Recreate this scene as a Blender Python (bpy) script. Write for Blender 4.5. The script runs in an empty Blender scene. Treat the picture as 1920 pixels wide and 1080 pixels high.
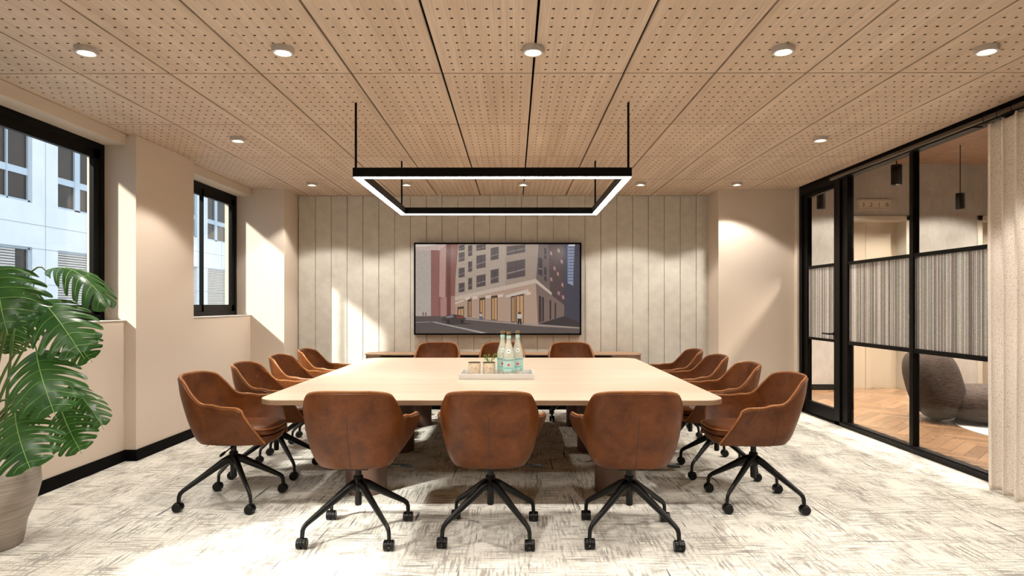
import bpy, bmesh, math, random
from mathutils import Vector, Matrix
C = bpy.context.scene
col = C.collection
PI = math.pi
random.seed(7)
F, VX, VY, HC = 1220.0, 964.0, 569.5, 1.35
CEIL = 2.802

def at(px, py, Y):
    return Vector(((px - VX) * Y / F, Y, HC - (py - VY) * Y / F))

# ------------------------------------------------------------------ materials
def srgb(r, g, b):
    f = lambda c: (c / 255 / 12.92) if c / 255 <= 0.04045 else ((c / 255 + 0.055) / 1.055) ** 2.4
    return (f(r), f(g), f(b), 1)

class NT:
    def __init__(s, name):
        s.m = bpy.data.materials.new(name); s.m.use_nodes = True
        s.t = s.m.node_tree; s.n = s.t.nodes; s.l = s.t.links
        s.b = s.n['Principled BSDF']; s.out = s.n['Material Output']
    def add(s, typ, **kw):
        n = s.n.new(typ)
        for k, v in kw.items():
            if k.startswith('i_'):
                key = k[2:].replace('_', ' ')
                n.inputs[int(key) if key.isdigit() else key].default_value = v
            else: setattr(n, k, v)
        return n
    def link(s, a, ao, b, bi): s.l.new(a.outputs[ao], b.inputs[bi])
    def coords(s, scale=(1, 1, 1), out='Object', rot=(0, 0, 0), rand=False):
        tc = s.add('ShaderNodeTexCoord'); mp = s.add('ShaderNodeMapping')
        mp.inputs['Scale'].default_value = scale; mp.inputs['Rotation'].default_value = rot
        s.link(tc, out, mp, 'Vector')
        if rand:
            oi = s.add('ShaderNodeObjectInfo')
            cx = s.add('ShaderNodeCombineXYZ')
            mu = s.add('ShaderNodeMath', operation='MULTIPLY', i_1=37.0)
            s.link(oi, 'Random', mu, 0)
            for i in range(3): s.link(mu, 0, cx, i)
            s.link(cx, 0, mp, 'Location')
        return mp
    def noise(s, vec, scale, detail=4, rough=.5, dist=0):
        n = s.add('ShaderNodeTexNoise'); n.inputs['Scale'].default_value = scale
        n.inputs['Detail'].default_value = detail; n.inputs['Roughness'].default_value = rough
        n.inputs['Distortion'].default_value = dist
        if vec: s.link(vec, 'Vector', n, 'Vector')
        return n
    def ramp(s, src, out, stops):
        r = s.add('ShaderNodeValToRGB'); e = r.color_ramp.elements
        e[0].position, e[0].color = stops[0]; e[1].position, e[1].color = stops[-1]
        for p, c in stops[1:-1]:
            q = e.new(p); q.color = c
        s.link(src, out, r, 'Fac'); return r
    def mix(s, fac, a, b, blend='MIX'):
        m = s.add('ShaderNodeMix', data_type='RGBA', blend_type=blend)
        for v, i in ((fac, 0), (a, 6), (b, 7)):
            if isinstance(v, tuple) and len(v) == 2: s.l.new(v[0].outputs[v[1]], m.inputs[i])
            else: m.inputs[i].default_value = v
        return m
    def bump(s, src, out, strength=.2, dist=.01):
        b = s.add('ShaderNodeBump'); b.inputs['Strength'].default_value = strength; b.inputs['Distance'].default_value = dist
        s.link(src, out, b, 'Height'); s.link(b, 'Normal', s.b, 'Normal'); return b

def plain(name, c, rough=.5, metal=0, spec=.5, coat=0, sheen=0):
    q = NT(name); b = q.b
    b.inputs['Base Color'].default_value = c; b.inputs['Roughness'].default_value = rough
    b.inputs['Metallic'].default_value = metal; b.inputs['Specular IOR Level'].default_value = spec
    b.inputs['Coat Weight'].default_value = coat; b.inputs['Sheen Weight'].default_value = sheen
    return q.m

def emit(name, c, s):
    q = NT(name); q.b.inputs['Base Color'].default_value = (0, 0, 0, 1)
    q.b.inputs['Emission Color'].default_value = c; q.b.inputs['Emission Strength'].default_value = s
    return q.m

def G(v): return (v, v, v, 1)

M = {}
q = NT('beige paint'); n = q.noise(q.coords((1, 1, 1)), 90, 3)
q.b.inputs['Base Color'].default_value = (.60, .510, .42, 1); q.b.inputs['Roughness'].default_value = .75
q.bump(n, 'Fac', .05, .002); M['paint'] = q.m
q = NT('black metal'); q.b.inputs['Base Color'].default_value = (.0018, .0016, .0015, 1); q.b.inputs['Roughness'].default_value = .45
q.b.inputs['Specular IOR Level'].default_value = .1
n = q.noise(q.coords(), 300, 2); q.bump(n, 'Fac', .03, .001); M['black'] = q.m
M['matteblack'] = plain('black skirting', (.003, .0028, .0026, 1), .7, spec=.06)
M['void'] = plain('dark void', (.004, .0035, .003, 1), 1, spec=0)
M['bronze'] = plain('dark bronze profile', (.0026, .0021, .0017, 1), .45, spec=.12)
M['plastic'] = plain('black plastic', (.0028, .0028, .0028, 1), .34, spec=.3)
M['legmetal'] = plain('black lacquered steel', (.0028, .0026, .0024, 1), .34, 0, spec=.3)
M['chrome'] = plain('steel', (.55, .54, .52, 1), .2, 1)
M['pedestal'] = plain('taupe painted metal', (.115, .062, .043, 1), .45)
M['alu'] = plain('satin nickel ring', (.44, .39, .34, 1), .45)
M['white'] = plain('white paint', (.8, .79, .76, 1), .5)

def wood(name, c1, c2, c3, axis='Y', rough=.45, rand=True, k=1.0, grain=.25):
    q = NT(name)
    st = {'X': (1.2, 26, 26), 'Y': (26, 1.2, 26), 'Z': (26, 26, 1.2)}[axis]
    mp = q.coords(tuple(v * k for v in st), rand=rand)
    n1 = q.noise(mp, 1.0, 5, .6, .6)
    st2 = {'X': (2.5, 160, 160), 'Y': (160, 2.5, 160), 'Z': (160, 160, 2.5)}[axis]
    n2 = q.noise(q.coords(tuple(v * k for v in st2), rand=rand), 1.0, 2, .5)
    st3 = {'X': (.3, 7, 7), 'Y': (7, .3, 7), 'Z': (7, 7, .3)}[axis]
    n3 = q.noise(q.coords(st3, rand=rand), 1.0, 3, .5, .4)
    r = q.ramp(n1, 'Fac', [(.3, c2), (.5, c1), (.72, c3)])
    r3 = q.ramp(n3, 'Fac', [(.35, c2), (.65, c3)])
    m0 = q.mix(.45, (r, 'Color'), (r3, 'Color'))
    r2 = q.ramp(n2, 'Fac', [(.35, G(.72)), (.6, G(1.0))])
    m = q.mix(grain * 2, (m0, 2), (r2, 'Color'), 'MULTIPLY')
    q.l.new(m.outputs[2], q.b.inputs['Base Color'])
    q.b.inputs['Roughness'].default_value = rough
    q.bump(n2, 'Fac', .08, .002)
    return q.m
M['ceilwood'] = wood('ceiling oak veneer', (.56, .425, .315, 1), (.48, .35, .25, 1), (.64, .505, .39, 1), 'Y', .6, grain=.3)
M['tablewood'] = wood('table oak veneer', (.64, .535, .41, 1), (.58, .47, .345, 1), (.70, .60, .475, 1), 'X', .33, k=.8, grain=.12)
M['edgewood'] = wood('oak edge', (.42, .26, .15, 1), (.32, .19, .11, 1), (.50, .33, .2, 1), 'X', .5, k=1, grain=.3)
M['shadededge'] = wood('oak edge with painted shade', (.29, .18, .105, 1), (.22, .13, .075, 1), (.36, .235, .145, 1), 'X', .5, k=1, grain=.3)  # darker copy of the oak edge; shade on the table rim painted in
M['slatwood'] = wood('fluted walnut', (.34, .21, .14, 1), (.24, .14, .09, 1), (.42, .28, .19, 1), 'Z', .5, k=3, grain=.5)

# carpet
q = NT('woven carpet')
HF = q.noise(q.coords((1, 1, 1)), 110, 2, .5)
def thread(scl, nscale, lo, hi, rot=0):
    n = q.noise(q.coords(scl, rot=(0, 0, rot)), nscale, 2, .5, .1)
    ma = q.add('ShaderNodeMath', operation='MULTIPLY_ADD', i_1=.30, i_2=-.15); q.link(HF, 'Fac', ma, 0)
    ad = q.add('ShaderNodeMath', operation='ADD'); q.link(n, 'Fac', ad, 0); q.link(ma, 0, ad, 1)
    return q.ramp(ad, 0, [(lo, G(0)), (hi, G(1))])
tx = thread((5, 62, 1), 1.0, .49, .55)
ty = thread((60, 5, 1), 1.0, .49, .55, math.radians(4))
tx2 = thread((5, 130, 1), 1.0, .5, .62)
ty2 = thread((120, 6, 1), 1.0, .52, .64)
patch = q.ramp(q.noise(q.coords((1, 1, 1)), 3.0, 5, .7), 'Fac', [(.42, G(.08)), (.60, G(1))])
patch2 = q.ramp(q.noise(q.coords((1.3, .8, 1)), 3.6, 5, .7), 'Fac', [(.42, G(.08)), (.60, G(1))])
mx = q.mix(1.0, (tx, 'Color'), (patch, 'Color'), 'MULTIPLY')
my = q.mix(1.0, (ty, 'Color'), (patch2, 'Color'), 'MULTIPLY')
sm = q.mix(1.0, (mx, 2), (my, 2), 'LIGHTEN')
fine = q.mix(1.0, (tx2, 'Color'), (ty2, 'Color'), 'SCREEN')
finem = q.mix(1.0, (fine, 2), (patch2, 'Color'), 'MULTIPLY')
base = q.mix((sm, 2), (.74, .72, .65, 1), (.30, .285, .255, 1))
base2 = q.mix(.32, (base, 2), (base, 2))
fm = q.add('ShaderNodeMath', operation='MULTIPLY', i_1=.45); q.l.new(finem.outputs[2], fm.inputs[0])
base3 = q.mix((fm, 0), (base, 2), (.42, .40, .35, 1))
dk = q.ramp(q.noise(q.coords((34, 1.5, 1), rot=(0, 0, math.radians(-9))), 1.0, 2, .5, .3), 'Fac', [(.69, G(0)), (.72, G(1))])
dk2 = q.ramp(q.noise(q.coords((1.1, 46, 1)), 1.0, 2, .5, .2), 'Fac', [(.70, G(0)), (.73, G(1))])
dd = q.mix(1.0, (dk, 'Color'), (dk2, 'Color'), 'LIGHTEN')
base4 = q.mix((dd, 2), (base3, 2), (.13, .125, .13, 1))
q.l.new(base4.outputs[2], q.b.inputs['Base Color'])
q.b.inputs['Roughness'].default_value = .95; q.b.inputs['Specular IOR Level'].default_value = .1
q.bump(q.noise(q.coords(), 420, 2), 'Fac', .35, .004); M['carpet'] = q.m

# felt
q = NT('grey beige felt'); mp = q.coords((1, 1, 1))
n = q.noise(mp, 140, 4, .7); n2 = q.noise(mp, 9, 4, .6)
r = q.ramp(n, 'Fac', [(.3, (.44, .41, .355, 1)), (.7, (.68, .645, .58, 1))])
r2 = q.ramp(n2, 'Fac', [(.3, G(.88)), (.7, G(1.05))])
m = q.mix(1.0, (r, 'Color'), (r2, 'Color'), 'MULTIPLY'); q.l.new(m.outputs[2], q.b.inputs['Base Color'])
q.b.inputs['Roughness'].default_value = 1; q.b.inputs['Specular IOR Level'].default_value = .05
q.bump(n, 'Fac', .3, .004); M['felt'] = q.m

# leather
def leather(name, c1, c2, c3, rough=.38):
    q = NT(name); q.b.inputs['Specular IOR Level'].default_value = .26; mp = q.coords((1, 1, 1), rand=True)
    n = q.noise(mp, 7, 5, .6, .5); n2 = q.noise(mp, 42, 4, .6)
    r = q.ramp(n, 'Fac', [(.3, c2), (.5, c1), (.72, c3)])
    r2 = q.ramp(n2, 'Fac', [(.3, G(.8)), (.65, G(1.08))])
    m = q.mix(.8, (r, 'Color'), (r2, 'Color'), 'MULTIPLY'); q.l.new(m.outputs[2], q.b.inputs['Base Color'])
    q.b.inputs['Roughness'].default_value = rough
    q.bump(q.noise(mp, 260, 3), 'Fac', .12, .002); return q.m
M['leather'] = leather('cognac leather', (.112, .032, .0062, 1), (.070, .018, .0034, 1), (.150, .047, .0105, 1))
M['piping'] = leather('cognac leather piping', (.27, .105, .036, 1), (.21, .078, .024, 1), (.32, .135, .05, 1), .26)  # lighter leather trim, colour raised further to paint in a highlight
M['seam'] = plain('dark stitched seam', (.06, .018, .006, 1), .6)

# concrete
q = NT('concrete plaster'); mp = q.coords((1, 1, .5)); n = q.noise(mp, 1.6, 6, .65); n2 = q.noise(mp, 16, 4, .6)
r = q.ramp(n, 'Fac', [(.3, (.30, .285, .265, 1)), (.7, (.47, .45, .425, 1))])
r2 = q.ramp(n2, 'Fac', [(.3, G(.9)), (.7, G(1.05))])
m = q.mix(1.0, (r, 'Color'), (r2, 'Color'), 'MULTIPLY'); q.l.new(m.outputs[2], q.b.inputs['Base Color'])
q.b.inputs['Roughness'].default_value = .7; M['concrete'] = q.m
q = NT('white facade panels'); mp = q.coords((1, 1, 1)); n = q.noise(mp, 1.3, 6, .7)
r = q.ramp(n, 'Fac', [(.3, (.74, .76, .78, 1)), (.7, (.84, .86, .88, 1))]); q.link(r, 'Color', q.b, 'Base Color')
q.b.inputs['Roughness'].default_value = .8; M['facade'] = q.m
M['joint'] = plain('facade joint', (.42, .43, .45, 1), .9)
M['lift'] = plain('champagne lift doors', (.55, .48, .38, 1), .5, .3)
M['liftframe'] = plain('lift surround', (.50, .47, .41, 1), .6)

# glass
def glassmat(name, tint=(.93, .95, .95, 1), ior=1.45, rough=0.0, fac_mul=1.0):
    q = NT(name); q.n.remove(q.b)
    tr = q.add('ShaderNodeBsdfTransparent'); tr.inputs['Color'].default_value = tint
    gl = q.add('ShaderNodeBsdfGlossy'); gl.inputs['Roughness'].default_value = rough; gl.inputs['Color'].default_value = G(.9)
    fr = q.add('ShaderNodeLayerWeight')
    pw = q.add('ShaderNodeMath', operation='POWER', i_1=5.0); q.link(fr, 'Facing', pw, 0)
    mu = q.add('ShaderNodeMath', operation='MULTIPLY_ADD', i_1=.9 * fac_mul, i_2=.035 * fac_mul); q.link(pw, 0, mu, 0)
    mx = q.add('ShaderNodeMixShader'); q.link(mu, 0, mx, 0); q.link(tr, 0, mx, 1); q.link(gl, 0, mx, 2)
    q.link(mx, 0, q.out, 'Surface'); return q.m
M['glass'] = glassmat('clear window glass')
M['partglass'] = glassmat('partition glass', (.88, .86, .83, 1), 1.5, 0, .4)
M['bottleglass'] = glassmat('clear bottle glass', (.92, .95, .93, 1), 1.5, .02)
# reeded band
q = NT('reeded iridescent film'); q.n.remove(q.b)
mp = q.coords((1, 110, .02)); n1 = q.noise(mp, 1.0, 2, .5)
n2 = q.noise(q.coords((1, 22, 1.5)), 1.0, 3, .6)
n3 = q.noise(q.coords((1, 200, 200)), 1.0, 2, .6)
st = q.ramp(n1, 'Fac', [(.38, (.10, .09, .08, 1)), (.5, (.34, .32, .29, 1)), (.60, (.80, .78, .76, 1))])
hue = q.add('ShaderNodeHueSaturation'); hue.inputs['Saturation'].default_value = .6; hue.inputs['Value'].default_value = 1.05
q.link(n2, 'Color', hue, 'Color')
m = q.mix(.38, (st, 'Color'), (hue, 'Color'), 'OVERLAY')
r3 = q.ramp(n3, 'Fac', [(.4, G(.45)), (.6, G(1.25))])
m2 = q.mix(.6, (m, 2), (r3, 'Color'), 'MULTIPLY')
df = q.add('ShaderNodeBsdfDiffuse'); q.l.new(m2.outputs[2], df.inputs['Color'])
gl = q.add('ShaderNodeBsdfGlossy'); gl.inputs['Roughness'].default_value = .25
tl = q.add('ShaderNodeBsdfTranslucent'); q.l.new(m2.outputs[2], tl.inputs['Color'])
tr = q.add('ShaderNodeBsdfTransparent')
a1 = q.add('ShaderNodeMixShader', i_0=.45); q.link(df, 0, a1, 1); q.link(tl, 0, a1, 2)
a2 = q.add('ShaderNodeMixShader', i_0=.12); q.link(a1, 0, a2, 1); q.link(gl, 0, a2, 2)
a3 = q.add('ShaderNodeMixShader', i_0=.22); q.link(a2, 0, a3, 1); q.link(tr, 0, a3, 2)
q.link(a3, 0, q.out, 'Surface'); M['reed'] = q.m
# curtain
q = NT('speckled curtain cloth'); mp = q.coords((1, 1, 1)); n = q.noise(mp, 170, 3, .6)
r = q.ramp(n, 'Fac', [(.34, (.30, .22, .17, 1)), (.42, (.78, .71, .63, 1)), (.7, (.85, .79, .71, 1))])
q.link(r, 'Color', q.b, 'Base Color'); q.b.inputs['Roughness'].default_value = .95; q.b.inputs['Specular IOR Level'].default_value = .1
q.bump(n, 'Fac', .3, .003); M['curtain'] = q.m
# boucle
q = NT('brown ribbed upholstery'); mp = q.coords((14, 14, 75)); n = q.noise(mp, 1.6, 4, .7)
r = q.ramp(n, 'Fac', [(.35, (.016, .011, .009, 1)), (.65, (.078, .054, .044, 1))])
q.link(r, 'Color', q.b, 'Base Color'); q.b.inputs['Roughness'].default_value = .95; q.bump(n, 'Fac', .6, .01); M['boucle'] = q.m
# leaf
q = NT('monstera leaf'); mp = q.coords((1, 1, 1), rand=True); n = q.noise(mp, 6, 3)
r = q.ramp(n, 'Fac', [(.3, (.012, .052, .012, 1)), (.7, (.034, .105, .024, 1))])
q.link(r, 'Color', q.b, 'Base Color'); q.b.inputs['Roughness'].default_value = .33
q.b.inputs['Specular IOR Level'].default_value = .4
tl = q.add('ShaderNodeBsdfTranslucent'); tl.inputs['Color'].default_value = (.08, .22, .035, 1)
mx = q.add('ShaderNodeMixShader', i_0=.25); q.link(q.b, 0, mx, 1); q.link(tl, 0, mx, 2); q.link(mx, 0, q.out, 'Surface')
M['leaf'] = q.m
M['vein'] = plain('pale leaf vein', (.16, .30, .07, 1), .45)
M['stem'] = plain('green stem', (.075, .13, .025, 1), .45)
M['soil'] = plain('dark potting soil', (.02, .012, .008, 1), 1)
q = NT('brushed ceramic pot'); n = q.noise(q.coords((2, 2, 60), rot=(.18, 0, 0)), 1.6, 4, .6)
r = q.ramp(n, 'Fac', [(.3, (.25, .21, .175, 1)), (.7, (.40, .35, .30, 1))]); q.link(r, 'Color', q.b, 'Base Color')
q.b.inputs['Roughness'].default_value = .42; q.b.inputs['Metallic'].default_value = .25; q.bump(n, 'Fac', .35, .006); M['pot'] = q.m
q = NT('per-face plank colour'); vc = q.add('ShaderNodeVertexColor'); vc.layer_name = 'Col'
n = q.noise(q.coords((8, 8, 8)), 3, 5, .7, 1.5); r = q.ramp(n, 'Fac', [(.3, G(.75)), (.7, G(1.1))])
m = q.mix(1.0, (vc, 'Color'), (r, 'Color'), 'MULTIPLY'); q.l.new(m.outputs[2], q.b.inputs['Base Color'])
q.b.inputs['Roughness'].default_value = .26; M['parquet'] = q.m
q = NT('lit screen picture'); vc = q.add('ShaderNodeVertexColor'); vc.layer_name = 'Col'
n = q.noise(q.coords((1, 1, 1)), 90, 3, .7); r = q.ramp(n, 'Fac', [(.3, G(.78)), (.7, G(1.2))])
m = q.mix(.8, (vc, 'Color'), (r, 'Color'), 'MULTIPLY')
q.b.inputs['Base Color'].default_value = G(.01); q.b.inputs['Roughness'].default_value = .18
q.l.new(m.outputs[2], q.b.inputs['Emission Color']); q.b.inputs['Emission Strength'].default_value = .31; M['screen'] = q.m
q = NT('gold speckled glass'); n = q.noise(q.coords((1, 1, 1)), 130, 3, .6)
r = q.ramp(n, 'Fac', [(.38, (.55, .36, .2, 1)), (.48, (.90, .80, .64, 1))]); q.link(r, 'Color', q.b, 'Base Color')
q.b.inputs['Roughness'].default_value = .2; q.b.inputs['Metallic'].default_value = .15; q.b.inputs['Alpha'].default_value = .85; M['tumbler'] = q.m
q = NT('frosty water'); n = q.noise(q.coords((1, 1, 1)), 110, 3, .6)
r = q.ramp(n, 'Fac', [(.36, (.62, .47, .32, 1)), (.43, (.90, .87, .80, 1))]); q.link(r, 'Color', q.b, 'Base Color')
q.b.inputs['Roughness'].default_value = .25; q.b.inputs['Alpha'].default_value = .62; M['water'] = q.m
M['label'] = plain('aqua paper label', (.42, .66, .62, 1), .6)
M['labeldark'] = plain('teal print', (.10, .42, .45, 1), .6)
M['ink'] = plain('navy ink', (.02, .03, .07, 1), .6)
M['red'] = plain('red star ink', (.65, .03, .05, 1), .5)
M['gold'] = plain('gold cap', (.45, .30, .13, 1), .3, .8)
M['ledwhite'] = emit('led diffuser', (1, .93, .84, 1), 15)
M['lampglow'] = emit('downlight lens', (1, .93, .84, 1), 12)
M['darkglass'] = plain('dark window pane', (.05, .040, .033, 1), .15, spec=.25)
M['blind'] = plain('pale window blind', (.62, .58, .54, 1), .7)
M['winframe'] = plain('pale blue grey frame', (.52, .60, .68, 1), .5)
M['rug'] = plain('white rug', (.75, .75, .70, 1), 1)
M['brassdark'] = plain('dark brass', (.10, .075, .05, 1), .3, .8)
M['paper'] = plain('sign plate', (.62, .57, .48, 1), .5, .3)
M['frond'] = plain('bright green frond', (.12, .32, .04, 1), .5)
M['ground'] = plain('outside paving', (.45, .45, .45, 1), .9)

# ------------------------------------------------------------------ mesh helpers
class MB:
    def __init__(s): s.v = []; s.f = []; s.mi = []; s.c = []
    def addv(s, vs): k = len(s.v); s.v += [tuple(p) for p in vs]; return k
    def face(s, idx, mi=0, c=None): s.f.append(tuple(idx)); s.mi.append(mi); s.c.append(c)
    def box(s, x0, x1, y0, y1, z0, z1, mi=0, c=None):
        x0, x1 = sorted((x0, x1)); y0, y1 = sorted((y0, y1)); z0, z1 = sorted((z0, z1))
        k = s.addv([(x0, y0, z0), (x1, y0, z0), (x1, y1, z0), (x0, y1, z0), (x0, y0, z1), (x1, y0, z1), (x1, y1, z1), (x0, y1, z1)])
        for q in ((0, 3, 2, 1), (4, 5, 6, 7), (0, 1, 5, 4), (1, 2, 6, 5), (2, 3, 7, 6), (3, 0, 4, 7)):
            s.face([k + i for i in q], mi, c)
        return s
    def cyl(s, cx, cy, z0, z1, r, n=24, r1=None, axis='z', mi=0):
        r1 = r if r1 is None else r1
        def P(a, b, t):
            return {'z': (cx + a, cy + b, t), 'x': (t, cx + a, cy + b), 'y': (cx + a, t, cy + b)}[axis]
        k = s.addv([P(r * math.cos(2 * PI * i / n), r * math.sin(2 * PI * i / n), z0) for i in range(n)] +
                   [P(r1 * math.cos(2 * PI * i / n), r1 * math.sin(2 * PI * i / n), z1) for i in range(n)])
        for i in range(n):
            j = (i + 1) % n; s.face((k + i, k + j, k + n + j, k + n + i), mi)
        s.face([k + i for i in range(n)][::-1], mi); s.face([k + n + i for i in range(n)], mi)
        return s
    def lathe(s, prof, cx=0, cy=0, n=32, mi=0):
        k = len(s.v)
        for r, z in prof:
            s.addv([(cx + r * math.cos(2 * PI * i / n), cy + r * math.sin(2 * PI * i / n), z) for i in range(n)])
        for a in range(len(prof) - 1):
            for i in range(n):
                j = (i + 1) % n
                s.face((k + a * n + i, k + a * n + j, k + (a + 1) * n + j, k + (a + 1) * n + i), mi)
        return s
    def loft(s, rings, cap=True, mi=0, closed=True):
        n = len(rings[0]); k = len(s.v)
        for r in rings: s.addv(r)
        for a in range(len(rings) - 1):
            for i in range(n if closed else n - 1):
                j = (i + 1) % n
                s.face((k + a * n + i, k + a * n + j, k + (a + 1) * n + j, k + (a + 1) * n + i), mi)
        if cap:
            s.face([k + i for i in range(n)][::-1], mi)
            e = k + (len(rings) - 1) * n; s.face([e + i for i in range(n)], mi)
        return s
    def tube(s, pts, r, n=10, mi=0, flat=1.0):
        pts = [Vector(p) for p in pts]; rings = []
        rr = r if isinstance(r, (list, tuple)) else [r] * len(pts)
        up = Vector((0, 0, 1)); last = None
        for i, p in enumerate(pts):
            d = (pts[min(i + 1, len(pts) - 1)] - pts[max(i - 1, 0)]).normalized()
            if last is None:
                a = d.cross(up)
                if a.length < .05: a = d.cross(Vector((0, 1, 0)))
            else:
                a = last - d * last.dot(d)
            a.normalize(); last = a; b = d.cross(a).normalized()
            rings.append([p + a * math.cos(2 * PI * k / n) * rr[i] * flat + b * math.sin(2 * PI * k / n) * rr[i] for k in range(n)])
        return s.loft(rings, True, mi)
    def build(s, name, mats, parent=None, smooth=None, bevel=0, loc=None):
        me = bpy.data.meshes.new(name); me.from_pydata(s.v, [], s.f)
        if not isinstance(mats, (list, tuple)): mats = [mats]
        for m in mats: me.materials.append(m)
        if len(mats) > 1:
            for p, m in zip(me.polygons, s.mi): p.material_index = m
        if any(c is not None for c in s.c):
            ca = me.color_attributes.new('Col', 'FLOAT_COLOR', 'CORNER')
            for p, c in zip(me.polygons, s.c):
                for li in p.loop_indices: ca.data[li].color = c or (1, 1, 1, 1)
        bm = bmesh.new(); bm.from_mesh(me)
        if s.c and any(c is not None for c in s.c): pass
        else: bmesh.ops.recalc_face_normals(bm, faces=bm.faces)
        bm.to_mesh(me); bm.free()
        if smooth is not None:
            for p in me.polygons: p.use_smooth = True
            me.set_sharp_from_angle(angle=math.radians(smooth))
        me.update()
        o = bpy.data.objects.new(name, me); col.objects.link(o)
        if bevel:
            b = o.modifiers.new('bevel', 'BEVEL'); b.width = bevel; b.segments = 2; b.limit_method = 'ANGLE'
        if parent: o.parent = parent
        if loc: o.location = loc
        return o

def thing(name, label, cat, loc=(0, 0, 0), rz=0, group=None):
    o = bpy.data.objects.new(name, None); col.objects.link(o)
    o.location = loc; o.rotation_euler = (0, 0, rz); o['label'] = label; o['category'] = cat
    o.empty_display_size = .1
    if group: o['group'] = group
    return o
def tag(o, label, cat, group=None, kind=None):
    o['label'] = label; o['category'] = cat
    if group: o['group'] = group
    if kind: o['kind'] = kind
    return o
def struct(o, label=None):
    o['kind'] = 'structure'
    if label: o['label'] = label; o['category'] = o.name.split('_')[0].split('.')[0]
    return o
KIDS = {}
def dup(root, loc, rz, label, group=None):
    r = root.copy(); col.objects.link(r); r.location = loc; r.rotation_euler = (0, 0, rz); r['label'] = label
    if group: r['group'] = group
    for ch in root.children:
        c = ch.copy(); col.objects.link(c); c.parent = r
        for g in ch.children:
            d = g.copy(); col.objects.link(d); d.parent = c
    return r
def text_data(s, size, extrude=0, align='CENTER'):
    cu = bpy.data.curves.new('lettering', 'FONT'); cu.body = s; cu.size = size; cu.align_x = align; cu.extrude = extrude
    cu.resolution_u = 3
    o = bpy.data.objects.new('lettering', cu); col.objects.link(o)
    bpy.context.view_layer.update()
    dg = bpy.context.evaluated_depsgraph_get(); me = o.evaluated_get(dg).to_mesh()
    vs = [v.co.copy() for v in me.vertices]; fs = [tuple(p.vertices) for p in me.polygons]
    o.evaluated_get(dg).to_mesh_clear(); bpy.data.objects.remove(o); bpy.data.curves.remove(cu)
    return vs, fs

# ------------------------------------------------------------------ room shell
BY = 8.75   # back wall
struct(MB().box(-3.66, 3.69, -1.6, 9.0, -.08, 0).build('floor', M['carpet']), 'cream carpet with grey woven streaks across the meeting room')

# left wall with window openings
w = MB()
w.box(-3.67, -3.345, -1.6, 8.26, 0, 1.204)          # under the sills
w.box(-3.67, -3.338, -1.6, 8.26, 2.711, 2.96)        # header
w.box(-3.67, -3.247, 5.578, 6.585, 0, CEIL)
w.box(-3.67, -3.247, 2.15, 3.35, 0, CEIL)
w.box(-3.67, -3.338, -1.6, -.6, 0, CEIL)
w.box(-3.67, -2.915, 8.24, 8.95, 0, CEIL + .1)
struct(w.build('wall_left', M['paint'], bevel=.003), 'beige wall with columns between the street windows')
b = MB()
for x0, y0, y1 in ((-3.345, -1.6, 2.138), (-3.345, 3.362, 5.566), (-3.345, 6.597, 8.228)):
    b.box(x0 - .01, x0 + .012, y0, y1, 0, .096)
for y0, y1 in ((2.138, 3.362), (5.566, 6.597)):
    b.box(-3.36, -3.235, y0, y1, 0, .096)
b.box(-3.36, -2.903, 8.228, 8.70, 0, .096)
struct(b.build('baseboard_left', M['matteblack']), 'black skirting along the window wall')

def window(n, y0, y1, ym, label):
    X = -3.516; d = .07; z0, z1 = 1.204, 2.711
    m = MB(); t = .055
    m.box(X - d, X, y0, y0 + t, z0, z1).box(X - d, X, y1 - t, y1, z0, z1)
    m.box(X - d, X, y0 + t, y1 - t, z0, z0 + t).box(X - d, X, y0 + t, y1 - t, z1 - t, z1)
    fr = struct(m.build('window_%d' % n, M['black'], bevel=.003), label)
    for a, b_, dx in ((y0 + t, ym + .012, .0), (ym - .012, y1 - t, .012)):
        s = MB(); h = .08; xa, xb = X - d + .012 + dx, X - .018 + dx
        s.box(xa, xb, a, a + (.006 if a > y0 + .2 else h), z0 + t, z1 - t).box(xa, xb, b_ - (h if b_ > ym + .1 else .02), b_, z0 + t, z1 - t)
        s.box(xa, xb, a, b_, z0 + t, z0 + t + h).box(xa, xb, a, b_, z1 - t - h, z1 - t)
        s.build('sash', M['black'], fr, bevel=.002)
        MB().box(xa + .015, xa + .021, a + .02, b_ - .02, z0 + t + .03, z1 - t - .03).build('glass_pane', M['glass'], fr)
    MB().box(-3.516, -3.335, y0 + .002, y1 - .002, z0 + .0005, z0 + .006).build('windowsill', M['white'], fr)
window(1, 3.352, 5.576, 4.3, 'black framed window nearest the potted plant')
window(2, 6.587, 8.238, 7.38, 'black framed window between the two wall columns')
window(3, -.598, 2.148, .9, 'black framed window behind the potted plant')

# back wall
struct(MB().box(-3.67, 3.8, BY + .03, BY + .18, 0, CEIL + .2).build('wall_back', M['paint']), 'back wall behind the felt panels')
g = MB(); px = 2.603; xs = [-2.915 + .012]
x = (591 - VX) * BY / F
while x < 2.58: xs.append(x); x += 29.75 * BY / F
xs.append(2.612)
for a, b_ in zip(xs[:-1], xs[1:]): g.box(a + .0028, b_ - .0028, BY, BY + .028, 0, CEIL)
g.box(xs[0], xs[-1], BY + .02, BY + .029, 0, CEIL)
o = g.build('trim_1', M['felt'], bevel=.003); struct(o, 'grey beige felt panels with vertical grooves on the back wall')

# right pillar
struct(MB().box(2.607, 3.566, 8.31, 8.95, 0, CEIL).box(3.566, 3.75, 8.21, 8.95, 0, CEIL + .1).build('wall_right_pillar', M['paint'], bevel=.003),
       'beige pillar between the felt panels and the glass door')
struct(MB().box(2.597, 3.56, 8.30, 8.312, 0, .096).build('baseboard_right', M['matteblack']), 'black skirting on the right pillar')
struct(MB().box(-3.67, 3.8, -1.75, -1.6, 0, CEIL + .1).build('wall_front', M['paint']), 'wall at the camera end')

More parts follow.
